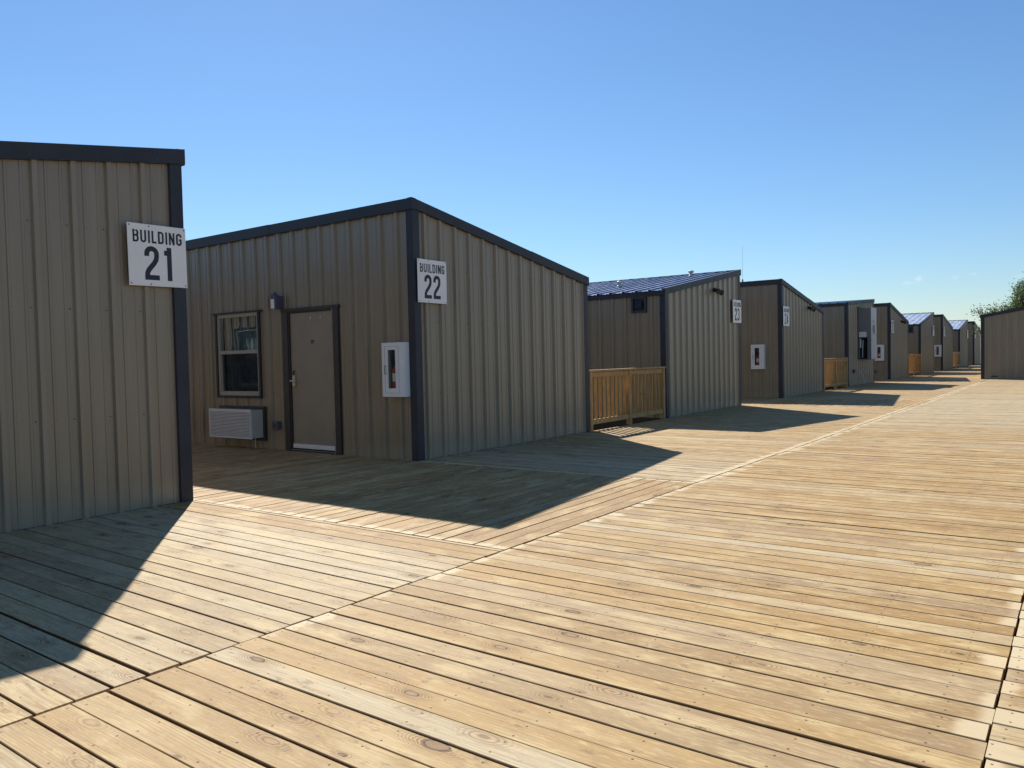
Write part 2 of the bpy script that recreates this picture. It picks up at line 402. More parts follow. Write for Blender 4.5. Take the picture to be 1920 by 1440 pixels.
# ------------------------------------------------------------------ deck boards
XW, XL2, XL3, XE = -7.22, -3.305, -.27, 2.82
TH = .038
V = []; Fc = []; UV = []; EN = []; BR = []
def board(o, d, n, L, w, tone, pale, seg=4, gapskew=(0, 0)):
    """o start corner, d along, n across (2D), L length, w width"""
    global V, Fc
    ra = random.random()
    bow = random.gauss(0, .0022); z0 = random.gauss(0, .0011); z1 = random.gauss(0, .0011)
    k = len(V); c = .002
    prof = ((0, -TH), (0, -c), (c, 0), (w - c, 0), (w, -c), (w, -TH))
    for i in range(seg + 1):
        t = i / seg; a = L * t
        sh = bow * 4 * t * (1 - t) + gapskew[0] * (1 - t) + gapskew[1] * t
        zz = z0 * (1 - t) + z1 * t
        for (b, z) in prof:
            V.append((o[0] + d[0] * a + n[0] * (b + sh), o[1] + d[1] * a + n[1] * (b + sh), z + zz))
    m = len(prof); flip = (d[0] * n[1] - d[1] * n[0]) < 0
    def add(idx, uvs, ens):
        if flip: idx = idx[::-1]; uvs = uvs[::-1]; ens = ens[::-1]
        Fc.append(tuple(k + q for q in idx)); UV.extend(uvs); EN.extend(ens); BR.extend([(ra, tone, pale[0], pale[1])] * len(idx))
    for i in range(seg):
        a0, a1 = L * i / seg, L * (i + 1) / seg
        for j in range(m - 1):
            b0, b1 = prof[j][0], prof[j + 1][0]
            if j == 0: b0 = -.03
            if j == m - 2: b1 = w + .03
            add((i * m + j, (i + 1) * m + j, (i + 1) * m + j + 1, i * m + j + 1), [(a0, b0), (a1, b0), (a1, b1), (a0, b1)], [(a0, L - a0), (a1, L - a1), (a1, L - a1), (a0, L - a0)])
    add(tuple(range(m)), [(0, p[0]) for p in prof], [(0.3, L)] * m)
    q = seg * m
    add(tuple(q + j for j in reversed(range(m))), [(L, p[0]) for p in reversed(prof)], [(L, .3)] * m)

def strip(x0, x1, y0, y1, along, tonef, palef, seg=4, gap=(.0055, .0135), skew=.005):
    """fill a rectangle with boards laid along 'x' or 'y'"""
    if along == 'x':
        y = y0
        while y < y1 - .03:
            w = min(BW + random.gauss(0, .0008), y1 - y); gp = random.uniform(*gap)
            if random.random() < .12: gp = random.uniform(.012, .019)
            a = random.uniform(-.004, .005); b = random.uniform(-.005, .004)
            board((x0 + a, y), (1, 0), (0, 1), x1 - x0 - a + b, w, tonef((x0 + x1) / 2, y), palef((x0 + x1) / 2, y), seg, (random.gauss(0, skew * .5), random.gauss(0, skew * .5)))
            y += w + gp
    else:
        x = x1
        while x > x0 + .03:
            w = min(BW + random.gauss(0, .0008), x - x0); gp = random.uniform(*gap)
            if random.random() < .1: gp = random.uniform(.012, .019)
            a = random.uniform(-.005, .005); b = random.uniform(-.005, .005)
            board((x - w, y0 + a), (0, 1), (1, 0), y1 - y0 - a + b, w, tonef(x, (y0 + y1) / 2), palef(x, (y0 + y1) / 2), seg, (random.gauss(0, skew * .4), random.gauss(0, skew * .4)))
            x -= w + gp
cl = lambda v: max(0.0, min(1.0, v))
def t_main(x, y):
    if y > 15.08: return cl(random.gauss(.97 if y < 26 else .8, .08))
    if random.random() < .14: return cl(random.gauss(.82, .08))
    return cl(random.gauss(.47 if y > 3.6 else .62, .13))
def t_left(x, y):
    if 4.0 < y < 4.2: return .30
    if y < 4.4: return cl(random.gauss(.93, .07))
    if y < 9.3: return cl(random.gauss(.97, .04))
    if y < 12: return cl(random.gauss(.66, .16))
    return cl(random.gauss(.56, .14))
t_court = lambda x, y: cl(random.gauss(.36, .16))
p_main = lambda x, y: ((0 if y < 2.2 else random.uniform(.05, .3 if y < 5 else .55)), random.choice((0, 0, .12, .25, .4)))
p_left = lambda x, y: (0, 0 if y < 4.4 else .4)
p_court = lambda x, y: (.3, .3)
CAB = [(-.14, 4.36), (7.65, 12.15), (15.36, 19.85), (23.30, 27.85), (31.22, 35.72), (39.15, 43.70), (47.35, 51.85), (55.50, 60.0), (63.8, 68.3), (72.7, 77.2)]
J = .009
strip(XL2 + J, XL3 - .0045, -3.5, 15.07, 'x', t_main, p_main, 5)
strip(XL2 + J, XL3 - J, 15.085, 39.0, 'x', t_main, p_main, 2)
strip(XL3 + .0045, XE, -3.5, 10, 'x', t_main, lambda x, y: (random.choice((.1, .35, .6, .9)), .5), 4)
strip(XL3 + J, XE, 10, 39.0, 'x', t_main, lambda x, y: (random.uniform(.1, .7), .5), 1)
strip(XW - .02, XL2 - J, -3.5, 4.355, 'x', t_left, p_left, 5)
strip(XW - .02, XL2 - J, 7.76, 15.0, 'x', t_left, p_left, 4)
strip(XW - .02, XL2 - J, 15.0, 19.9, 'x', t_left, p_left, 2)
for a, b, deep in ((4.37, 7.74, -26), (19.91, 23.28, -20)):
    strip(deep, XL2 - J, a, b, 'y', t_court, p_court, 3)
strip(XW - .02, XL2 - J, 23.29, 35.75, 'x', t_left, p_left, 1)
strip(-16, XL2 - J, 35.76, 39.1, 'y', t_court, p_court, 1)
strip(XW - .02, XL2 + .3, 39.12, 51.9, 'x', t_left, p_left, 1)
strip(-14, -3.75, 51.9, 55.45, 'y', t_court, p_court, 1)
strip(XW - .02, -3.75, 55.46, 80, 'x', t_left, p_left, 1)
def add_plain(x0, x1, y0, y1, z0, z1):
    k = len(V); bx = [(x0, y0, z0), (x1, y0, z0), (x1, y1, z0), (x0, y1, z0), (x0, y0, z1), (x1, y0, z1), (x1, y1, z1), (x0, y1, z1)]
    V.extend(bx)
    for f in ((0, 3, 2, 1), (4, 5, 6, 7), (0, 1, 5, 4), (1, 2, 6, 5), (2, 3, 7, 6), (3, 0, 4, 7)):
        Fc.append(tuple(k + i for i in f)); UV.extend([(0, -.03)] * 4); EN.extend([(.3, 5)] * 4); BR.extend([(.37, .1, 0, 0)] * 4)
# joists and rim beams beneath the boards
x = XW + .05
while x < XE:
    add_plain(x, x + .038, -3.4, 39, -.30, -TH - .006)
    x += .405
y = 4.5
while y < 7.7: add_plain(-20, XW - .03, y, y + .038, -.30, -TH - .006); y += .405
add_plain(XE - .04, XE + .0, -3.5, 39, -.30, -.045)
for xx in (-5.3, -1.8, 1.2):
    for yy in range(-3, 39, 3): add_plain(xx, xx + .12, yy, yy + .12, -.76, -.31)
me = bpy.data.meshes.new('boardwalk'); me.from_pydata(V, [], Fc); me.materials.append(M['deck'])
u1 = me.uv_layers.new(name='UVMap'); u1.data.foreach_set('uv', [c for p in UV for c in p])
u2 = me.uv_layers.new(name='ends'); u2.data.foreach_set('uv', [c for p in EN for c in p])
ca = me.color_attributes.new('brd', 'FLOAT_COLOR', 'CORNER'); ca.data.foreach_set('color', [c for p in BR for c in p])
me.update(); deck = bpy.data.objects.new('boardwalk', me); COL.objects.link(deck); deck['kind'] = 'structure'

# ------------------------------------------------------------------ cabins
WID, HI, LO = 4.5, 3.485, 2.745
PIT = .3183
def profile(length, start):
    """breakpoints (s, outward offset) of the ribbed sheet"""
    pts = [(0.0, 0.0)]
    s = start
    while s > 0: s -= PIT
    while s < length + PIT:
        for ds, dd in ((-.034, 0), (-.021, .033), (.021, .033), (.034, 0)): pts.append((s + ds, dd))
        for q in (PIT / 3 - .008, 2 * PIT / 3 + .008):
            for ds, dd in ((-.014, 0), (-.008, .0075), (.008, .0075), (.014, 0)): pts.append((s + q + ds, dd))
        s += PIT
    pts = [p for p in pts if 0 <= p[0] <= length] + [(length, 0.0)]
    return sorted(pts)
def ribwall(mb, O, t, n, length, ztop, start=.25, openings=(), z0=0.0, screws=()):
    prof = profile(length, start)
    cuts = sorted({c for o in openings for c in o[:2]})
    def off(s):
        for a, b in zip(prof, prof[1:]):
            if a[0] <= s <= b[0]: return a[1] if b[0] == a[0] else a[1] + (b[1] - a[1]) * (s - a[0]) / (b[0] - a[0])
        return 0
    pts = sorted(set(prof + [(c, off(c)) for c in cuts]))
    P = lambda s, d, z: (O[0] + t[0] * s + n[0] * d, O[1] + t[1] * s + n[1] * d, z)
    cross = t[0] * n[1] - t[1] * n[0]
    for a, b in zip(pts, pts[1:]):
        if b[0] - a[0] < 1e-5: continue
        mid = (a[0] + b[0]) / 2; zs = [(z0, None)]
        rng = []; lo = z0
        for (s0, s1, q0, q1) in sorted([o for o in openings if o[0] < mid < o[1]], key=lambda o: o[2]):
            if q0 > lo + .01: rng.append((lo, q0))
            lo = q1
        rng.append((lo, None))
        for q0, q1 in rng:
            za = ztop(a[0]) if q1 is None else q1; zb = ztop(b[0]) if q1 is None else q1
            f = [P(*a, q0), P(*b, q0), P(*b, zb), P(*a, za)]
            mb.face(f if cross < 0 else f[::-1])
    rs = start
    while screws and rs < length - .1:
        for z in screws:
            for ds in (-.06, .105):
                if rs + ds < length - .14 and rs + ds > .14 and z < ztop(rs) - .2 and not any(o[0] - .1 < rs + ds < o[1] + .1 and o[2] < z < o[3] for o in openings):
                    c0 = P(rs + ds, -.001, z); c1 = P(rs + ds, .007, z); mb.cyl(c0, c1, .0068, n=7, mi=1)
        rs += PIT
def cabin(label, loc, high_first, length=18.0, LO=LO, HI=HI, rz=0.0, start=.25, side0=(), side1=(), screws=(), group='tan metal cabins along the boardwalk'):
    """local frame: front wall in plane x=0 facing +x, y 0..4.5, body towards -x. high side at y=0 if high_first"""
    root = thing('metal_cabin', label, 'cabin', loc, rz, group)
    zt = (lambda y: HI + (LO - HI) * y / WID) if high_first else (lambda y: LO + (HI - LO) * y / WID)
    e = .04
    wm_ = MB()
    ribwall(wm_, (-e, 0, 0), (0, 1), (1, 0), WID, lambda s: zt(s) - .03, start, screws=screws)
    ribwall(wm_, (0, e, 0), (-1, 0), (0, -1), length, lambda s: zt(0) - .03, .33, side0, screws=screws[:2])
    ribwall(wm_, (0, WID - e, 0), (-1, 0), (0, 1), length, lambda s: zt(WID) - .03, .33, side1)
    ribwall(wm_, (-length + e, 0, 0), (0, 1), (-1, 0), WID, lambda s: zt(s) - .03, .25)
    wm_.build('wall', [M['wall'], M['screw']], root)
    # concrete-free plinth that carries the walls down to the ground under the deck
    p = MB(); p.box(-length + .05, -.06, .06, WID - .06, -.76, -.001); p.build('skirt', M['frame'], root)
    cw = .125
    for x_, sx in ((0, -1), (-length, 1)):
        for y_, sy in ((0, 1), (WID, -1)):
            t_ = MB(); top = zt(y_) - .085
            topi = zt(y_ + sy * cw) - .085
            t_.hexa([(x_ + sx * .048, y_ + sy * 0, 0), (x_, y_, 0), (x_, y_ + sy * cw, 0), (x_ + sx * .048, y_ + sy * cw, 0), (x_ + sx * .048, y_, top), (x_, y_, top), (x_, y_ + sy * cw, topi), (x_ + sx * .048, y_ + sy * cw, topi)])
            t_.hexa([(x_ + sx * cw, y_ + sy * .001, 0), (x_ + sx * .048, y_ + sy * .001, 0), (x_ + sx * .048, y_ + sy * .048, 0), (x_ + sx * cw, y_ + sy * .048, 0), (x_ + sx * cw, y_ + sy * .001, top), (x_ + sx * .048, y_ + sy * .001, top), (x_ + sx * .048, y_ + sy * .048, top), (x_ + sx * cw, y_ + sy * .048, top)])
            o = t_.build('corner_trim', M['trim'], root)
    for x0, x1, q in ((-.062, .020, 0), (-length - .02, -length + .06, 1)):
        t_ = MB()
        for ya, yb, pr in ((-.028, WID * .62, 0), (WID * .62 - .05, WID + .028, .003)):
            xa, xb = (x0, x1 + pr) if q == 0 else (x0 - pr, x1)
            z = lambda y, dz: zt(y) + dz
            t_.hexa([(xa, ya, z(ya, -.10) - pr), (xb, ya, z(ya, -.10) - pr), (xb, yb, z(yb, -.10) - pr), (xa, yb, z(yb, -.10) - pr), (xa, ya, z(ya, .035) + pr), (xb, ya, z(ya, .035) + pr), (xb, yb, z(yb, .035) + pr), (xa, yb, z(yb, .035) + pr)])
        if screws and q == 0:
            for k in range(8):
                yk = .25 + k * .57; t_.cyl((.0225, yk, zt(yk) - .065), (.0275, yk, zt(yk) - .065), .006, n=7, mi=1)
        t_.build('rake_trim', [M['trim'], M['screw']], root)
    for y_, sy in ((0, -1), (WID, 1)):
        high = zt(y_) > 3.2; t_ = MB()
        a, b = -length - .018, .0185; k = 0
        while b > a + .1:
            nb = max(a, b - 3.05); pr = .003 * (k % 2)
            ztp = zt(y_) + (.034 if high else -.006)
            t_.box(nb - (.04 if nb > a else 0), b, y_ + sy * (.0275 + pr), y_ - sy * .05, zt(y_) - .115 - pr, ztp + pr * (1 if high else 0)); b = nb; k += 1
        t_.build('eave_trim', M['trim'], root)
    # ribbed roof
    rf = MB(); th = .006
    pr = profile(length, .33)
    y0, y1 = (-.02, WID + .06) if high_first else (-.06, WID + .02)
    for a, b in zip(pr, pr[1:]):
        if b[0] - a[0] < 1e-5: continue
        A = [(-a[0], y0, zt(y0) + .001 + a[1]), (-a[0], y1, zt(y1) + .001 + a[1]), (-b[0], y1, zt(y1) + .001 + b[1]), (-b[0], y0, zt(y0) + .001 + b[1])]
        rf.face(A[::-1]); rf.face([(p[0], p[1], p[2] - th) for p in A])
        for i, j in ((0, 3), (2, 1)): rf.face([A[i], A[j], (A[j][0], A[j][1], A[j][2] - th), (A[i][0], A[i][1], A[i][2] - th)])
    roof = rf.build('roof', M['roof'], root)
    return root, zt, roof

def door(root, xa, xb, h=2.15):
    """in the y=0 wall; xa<xb are opening edges (local x)"""
    d = MB(); d.box(xa + .045, xb - .04, .035, .08, .045, h - .03); dr = d.build('door', M['door'], root, bevel=.002)
    f = MB()
    f.box(xa - .10, xa + .012, -.0, .13, 0, h + .0); f.box(xb - .012, xb + .10, .0, .13, 0, h + .0)
    f.box(xa - .13, xb + .13, -.012, .13, h, h + .045)
    f.box(xa + .012, xa + .04, .012, .13, 0, h); f.box(xb - .036, xb - .012, .012, .13, 0, h); f.box(xa + .04, xb - .036, .014, .13, h - .026, h)
    f.build('door_frame', M['frame'], root)
    jm = MB(); jm.box(xb - .03, xb - .0125, -.004, .004, .02, h - .01); jm.build('door_jamb', M['door'], root)
    th_ = MB(); th_.box(xa + .05, xb - .05, .018, .034, .05, .115); th_.box(xa + .04, xb - .04, -.01, .06, .0, .03, 1); th_.build('threshold', [M['white'], M['frame']], root, bevel=.002)
    for z in (.32, 1.12, 1.88):
        hg = MB(); hg.cyl((xb - .04, .024, z - .06), (xb - .04, .024, z + .06), .009); hg.box(xb - .075, xb - .035, .03, .036, z - .055, z + .055); hg.build('hinge', M['frame'], dr)
    lk = MB(); lx = xa + .115
    pts = []
    for i in range(16):
        an = math.pi * i / 15; pts.append((lx + .034 * math.cos(an), 1.225 + .034 * math.sin(an)))
    for i in range(16):
        an = math.pi + math.pi * i / 15; pts.append((lx + .034 * math.cos(an), 1.03 + .034 * math.sin(an)))
    lk.face([(p[0], .012, p[1]) for p in pts])
    for a, b in zip(pts, pts[1:] + pts[:1]): lk.face([(a[0], .012, a[1]), (a[0], .036, a[1]), (b[0], .036, b[1]), (b[0], .012, b[1])])
    lk.build('lock_plate', M['steel'], dr)
    kp = MB(); kp.box(lx - .024, lx + .024, .006, .013, 1.17, 1.245); kp.build('key_reader', M['black'], dr, bevel=.002)
    hd = MB(); hd.cyl((lx, .012, 1.085), (lx, -.045, 1.085), .013); hd.box(lx - .02, lx + .115, -.052, -.036, 1.075, 1.096); hd.cyl((lx, .012, 1.085), (lx, .002, 1.085), .028); hd.build('handle', M['steel'], dr, bevel=.002)
    pl = MB(); cx = (xa + xb) / 2 + .02
    for i in range(4):
        pl.box(cx - .03 + i * .018, cx - .022 + i * .018, .031, .036, 1.655 + .008 * (i % 2), 1.70)
    pl.box(cx - .032, cx + .034, .031, .0358, 1.64, 1.647); pl.build('room_number', M['frame'], dr)
    for dxx in (.0, .225):
        hk = MB(); hk.box(cx - .03 + dxx, cx - .022 + dxx, .028, .036, 2.02, 2.055); hk.box(cx - .036 + dxx, cx - .016 + dxx, .026, .036, 2.018, 2.024); hk.build('hook', M['white'], dr)

def window(root, xa, xb, z0, z1, y=0.0, s=1, curtain='curtain'):
    """s=+1: wall faces -y at y ; s=-1: wall faces +y"""
    Y = lambda d: y + s * d
    f = MB(); w = .036
    f.box(xa - w, xa + .006, Y(-.004), Y(.10), z0 - w, z1 + .004); f.box(xb - .006, xb + w, Y(-.004), Y(.10), z0 - w, z1 + .004)
    f.box(xa + .006, xb - .006, Y(-.0035), Y(.10), z0 - w, z0 + .006); f.box(xa - w - .05, xb + w + .05, Y(-.014), Y(.10), z1 + .004, z1 + .03)
    wf = f.build('window', M['trim'], root)
    q = MB(); b = .055; zm = z0 + (z1 - z0) * .53
    q.box(xa + .006, xa + b, Y(.018), Y(.10), z0 + .006, z1); q.box(xb - b, xb - .006, Y(.018), Y(.10), z0 + .006, z1)
    q.box(xa + b, xb - b, Y(.019), Y(.10), z1 - b, z1); q.box(xa + b, xb - b, Y(.012), Y(.10), z0 + .006, z0 + b)
    q.box(xa + b, xb - b, Y(.016), Y(.085), zm - .024, zm + .032)
    q.box(xa + b, xa + b + .022, Y(.035), Y(.09), z0 + b, zm - .024); q.box(xb - b - .022, xb - b, Y(.035), Y(.09), z0 + b, zm - .024)
    q.box(xa + b + .022, xb - b - .022, Y(.035), Y(.09), z0 + b, z0 + b + .02)
    q.build('sash', M['sash'], wf)
    gl = MB(); gl.box(xa + b, xb - b, Y(.050), Y(.056), zm + .03, z1 - b); gl.build('glass', M['glass'], wf)
    gl = MB(); gl.box(xa + b + .02, xb - b - .02, Y(.066), Y(.072), z0 + b, zm - .02); gl.build('glass', M['glass2'], wf)
    sc = MB(); sc.face([(xa + b + .02, Y(.052), z0 + b), (xb - b - .02, Y(.052), z0 + b), (xb - b - .02, Y(.052), zm - .02), (xa + b + .02, Y(.052), zm - .02)]); sc.build('insect_screen', M['screen'], wf)
    c = MB(); n = 90
    for i in range(n):
        xs = [xa + (xb - xa) * (i + k) / n for k in (0, 1)]
        ds = [.17 + .022 * math.sin(xx * 46 + 1.3 * math.sin(xx * 9)) for xx in xs]
        c.face([(xs[0], Y(ds[0]), z0), (xs[1], Y(ds[1]), z0), (xs[1], Y(ds[1]), z1), (xs[0], Y(ds[0]), z1)])
    c.build('curtain', M[curtain], wf, smooth=True)
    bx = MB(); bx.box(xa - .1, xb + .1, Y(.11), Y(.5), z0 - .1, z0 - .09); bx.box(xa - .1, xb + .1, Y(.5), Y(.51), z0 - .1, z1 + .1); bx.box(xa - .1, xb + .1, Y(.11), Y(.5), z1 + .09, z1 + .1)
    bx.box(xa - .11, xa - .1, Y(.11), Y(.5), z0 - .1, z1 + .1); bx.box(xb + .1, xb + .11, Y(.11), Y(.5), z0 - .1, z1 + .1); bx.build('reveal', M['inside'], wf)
    return wf

def vent_window(root, xa, xb, z0, z1):
    f = MB(); w = .045
    f.box(xa, xa + w, -.016, .08, z0, z1); f.box(xb - w, xb, -.016, .08, z0, z1); f.box(xa + w, xb - w, -.0155, .08, z0, z0 + w); f.box(xa + w, xb - w, -.0155, .08, z1 - w, z1)
    o = f.build('vent_frame', M['frame'], root)
    p = MB(); p.box(xa + w, xb - w, .03, .04, z0 + w, z1 - w); p.build('vent_back', M['black'], o)
    h = MB(); cx = (xa + xb) / 2
    h.hexa([(cx - .09, -.05, z0 + .10), (cx + .09, -.05, z0 + .10), (cx + .09, .03, z0 + .10), (cx - .09, .03, z0 + .10), (cx - .07, .0, z1 - .08), (cx + .07, .0, z1 - .08), (cx + .07, .03, z1 - .08), (cx - .07, .03, z1 - .08)])
    h.build('vent_hood', M['black'], o)

X = lambda wx: wx - XW       # world X -> local x
scr = (.90, 1.88, 2.62)
B21, zt21, rf21 = cabin('nearest tan metal cabin at the left edge, behind the BUILDING 21 sign', (XW, CAB[0][0], 0), False, 19.0, HI=HI - .03, start=.285,
                        side1=((X(-16.15) * -1 - 1.1 + 1.1, 0, 0, 0),) if False else ((-X(-15.15), -X(-16.25), .84, 2.19),), screws=scr)
window(B21, X(-16.25), X(-15.15), .84, 2.19, y=WID, s=-1, curtain='curtain_w')
DX = (X(-9.93), X(-8.86)); WX = (X(-11.80), X(-10.66))
B22, zt22, rf22 = cabin('tan metal cabin with the brown door and window, behind the BUILDING 22 sign', (XW, CAB[1][0], 0), True, 18.0, start=.25,
                        side0=((-DX[1], -DX[0], 0, 2.15), (-WX[1], -WX[0], .84, 2.19)), screws=scr)
door(B22, *DX)
window(B22, *WX, .84, 2.19)
VW = (X(-8.02), X(-7.66))
B23, zt23, rf23 = cabin('tan metal cabin with ribbed roof sloping towards the camera, behind the BUILDING 23 sign', (XW, CAB[2][0], 0), False, 18.0, start=.25,
                        side0=((-VW[1], -VW[0], 2.285, 2.635),), screws=(.9, 1.88))
vent_window(B23, *VW, 2.285, 2.635)
def roof_cap(root, x, y, z, roof):
    m = MB(); m.lathe((x, y, z), ((.075, 0), (.06, .06), (.04, .075), (.04, .12), (.07, .125), (.07, .165), (.03, .185)), 14); m.build('roof_vent', M['actan'], roof)
roof_cap(B23, X(-9.22), 17.05 - CAB[2][0], zt23(17.05 - CAB[2][0]) - .01, rf23)
roof_cap(B23, X(-8.19), 19.0 - CAB[2][0], zt23(19.0 - CAB[2][0]) - .01, rf23)
even, _, rfe = cabin('tan metal cabin with its high corner behind the BUILDING 24 sign', (XW, CAB[3][0], 0), True, 18.0, start=.25)
odd, _, rfo = cabin('tan metal cabin carrying the tall grey heat pump on its boardwalk wall', (XW, CAB[4][0], 0), False, 18.0, LO=3.17, start=.25)
lab = {5: 'tan metal cabin right of the tall heat pump, its roof edge falling to the right',
       6: 'distant tan metal cabin with a white glinting roof, third from the far end of such roofs',
       7: 'distant tan metal cabin whose high corner stands between the two glinting white roofs',
       8: 'farthest tan metal cabin with a white glinting roof',
       9: 'last tan metal cabin of the row, a sliver left of the facing cabin'}
lab[6] = 'distant tan metal cabin under the nearer and larger of the two glinting white roofs'
tail = {}
for i in (5, 7, 9): tail[i] = relabel(copy_tree(even), lab[i], (XW, CAB[i][0], 0))
c27, zt27, rf27 = cabin(lab[6], (XW, CAB[6][0], 0), False, 18.0, start=.25, side0=((-X(-7.60), -X(-7.86), 2.26, 2.62),))
c29, _, _ = cabin(lab[8], (XW, CAB[8][0], 0), False, 18.0, start=.25)
vent_window(c27, X(-7.86), X(-7.60), 2.26, 2.62)
BR_, ztr, rfr = cabin('tan metal cabin at the right edge facing the camera, roof rising to the right', (-3.66, 39.2, 0), False, 14.0, rz=-math.pi / 2, start=.18, group='tan metal cabins along the boardwalk')
m = MB(); m.box(-.012, .012, .38, .62, .10, .15); m.build('wall_vent', M['frame'], BR_)

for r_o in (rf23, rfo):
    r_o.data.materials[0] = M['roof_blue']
# ------------------------------------------------------------------ lettering (own stroke letters, condensed)
def arc(cx, cy, rx, ry, a0, a1, n=8):
    return [(cx + rx * math.cos(R(a0 + (a1 - a0) * i / n)), cy + ry * math.sin(R(a0 + (a1 - a0) * i / n))) for i in range(n + 1)]
def glyph(ch, w, s):
    i = s / 2; a, b = i, w - i; lo, hi = i, 1 - i; rx = (b - a) / 2; cx = w / 2; r = min(rx, .2)
    ry = r
    if ch == 'B': return [[(a, 0), (a, 1)], [(a, hi)] + [(b - r * .9, hi)] + arc(b - r * .95, hi - r * .8, r * .9, r * .8, 90, 0, 5) + [(b - .02, .62)] + arc(b - r, .62, r * .9, .09, 0, -90, 4) + [(a, .53)], [(a, .53), (b - r, .53)] + arc(b - r, .53 - r * .8, r, r * .8, 90, 0, 5) + arc(b - r, lo + r * .9, r, r * .9, 0, -90, 5) + [(a, lo)]]
    if ch == 'U': return [[(a, 1), (a, lo + r)] + arc(cx, lo + r, rx, r, 180, 360, 10) + [(b, 1)]]
    if ch == 'I': return [[(w / 2, 0), (w / 2, 1)]]
    if ch == 'L': return [[(a, 1), (a, lo), (w, lo)]]
    if ch == 'D': return [[(a, 0), (a, 1)], [(a, hi), (b - r, hi)] + arc(b - r, hi - r, r, r, 90, 0, 6) + arc(b - r, lo + r, r, r, 0, -90, 6) + [(a, lo)]]
    if ch == 'N': return [[(a, 0), (a, 1)], [(b, 0), (b, 1)], [(a, .97), (b, .03)]]
    if ch == 'G': return [[(b, .70), (b, hi - r)] + arc(cx, hi - r, rx, r, 0, 180, 10) + arc(cx, lo + r, rx, r, 180, 360, 10) + [(b, .48), (cx, .48)]]
    if ch == '0': return [arc(cx, hi - r, rx, r, 0, 180, 10) + arc(cx, lo + r, rx, r, 180, 360, 10) + [(b, hi - r)]]
    if ch == '1': return [[(b, 0), (b, 1)], [(b, .83), (b - .16, .83)]]
    if ch == '2': return [[(a, .70), (a, hi - r)] + arc(cx, hi - r, rx, r, 180, 0, 10) + [(b, .70), (b - .02, .60), (b - .08, .50), (a + .05, .30), (a + .005, .2), (a, lo)], [(0, lo), (w, lo)]]
    if ch == '3': return [[(a, .74), (a, hi - r)] + arc(cx, hi - r, rx, r, 180, 0, 10) + [(b, .66)] + arc(b - r * .8, .63, r * .8, .1, 0, -90, 4) + [(cx - .02, .53)], [(cx - .02, .53)] + arc(b - r * .8, .43, r * .8, .1, 90, 0, 4) + arc(cx, lo + r, rx, r, 0, -180, 10) + [(a, .27)]]
    if ch == '4': return [[(b - .06, 0), (b - .06, 1)], [(b - .06, .97), (a, .27)], [(0, .25), (w + .03, .25)]]
    if ch == '6': return [[(b, .74), (b, hi - r)] + arc(cx, hi - r, rx, r, 0, 180, 10) + arc(cx, lo + r, rx, r, 180, 360, 10) + arc(cx, .56 - r, rx, r, 0, 180, 10)]
    if ch == '7': return [[(0, hi), (b, hi), (b - .02, .72), (cx - .03, 0)]]
    if ch == '8': return [arc(cx, hi - r, rx, r, 0, 180, 10) + arc(cx, .52 + r, rx, r, 180, 360, 10) + [(b, hi - r)], arc(cx, .52 - r, rx, r, 0, 180, 10) + arc(cx, lo + r, rx, r, 180, 360, 10) + [(b, .52 - r)]]
    if ch == '9': return [[(a, .26), (a, lo + r)] + arc(cx, lo + r, rx, r, 180, 360, 10) + arc(cx, hi - r, rx, r, 0, 180, 10) + arc(cx, .44 + r, rx, r, 180, 360, 10)]
def text(mb, s, x0, z0, h, w, st, gap, xoff, widths={}):
    x = x0; lift = 0
    for ch in s:
        cw = widths.get(ch, w)
        for path in glyph(ch, cw, st):
            p = [Vector(q) for q in path]; q = [p[0]]
            for v in p[1:]:
                if (v - q[-1]).length > 1e-4: q.append(v)
            p = q; L_ = []; R_ = []
            for i in range(len(p)):
                d0 = (p[i] - p[i - 1]).normalized() if i > 0 else None; d1 = (p[i + 1] - p[i]).normalized() if i < len(p) - 1 else None
                d0 = d0 or d1; d1 = d1 or d0
                n0 = Vector((-d0.y, d0.x)); n1 = Vector((-d1.y, d1.x)); nm = (n0 + n1).normalized(); k = min(1.9, 1 / max(.3, nm.dot(n0)))
                L_.append(p[i] + nm * st / 2 * k); R_.append(p[i] - nm * st / 2 * k)
            lift += .00018
            for i in range(len(p) - 1):
                f = [(xoff + lift, x + c.x * h, z0 + c.y * h) for c in (R_[i], R_[i + 1], L_[i + 1], L_[i])]
                mb.face(f)
        x += (cw + gap) * h
    return x
def text_w(s, h, w, gap, widths={}): return sum(widths.get(c, w) + gap for c in s) * h - gap * h
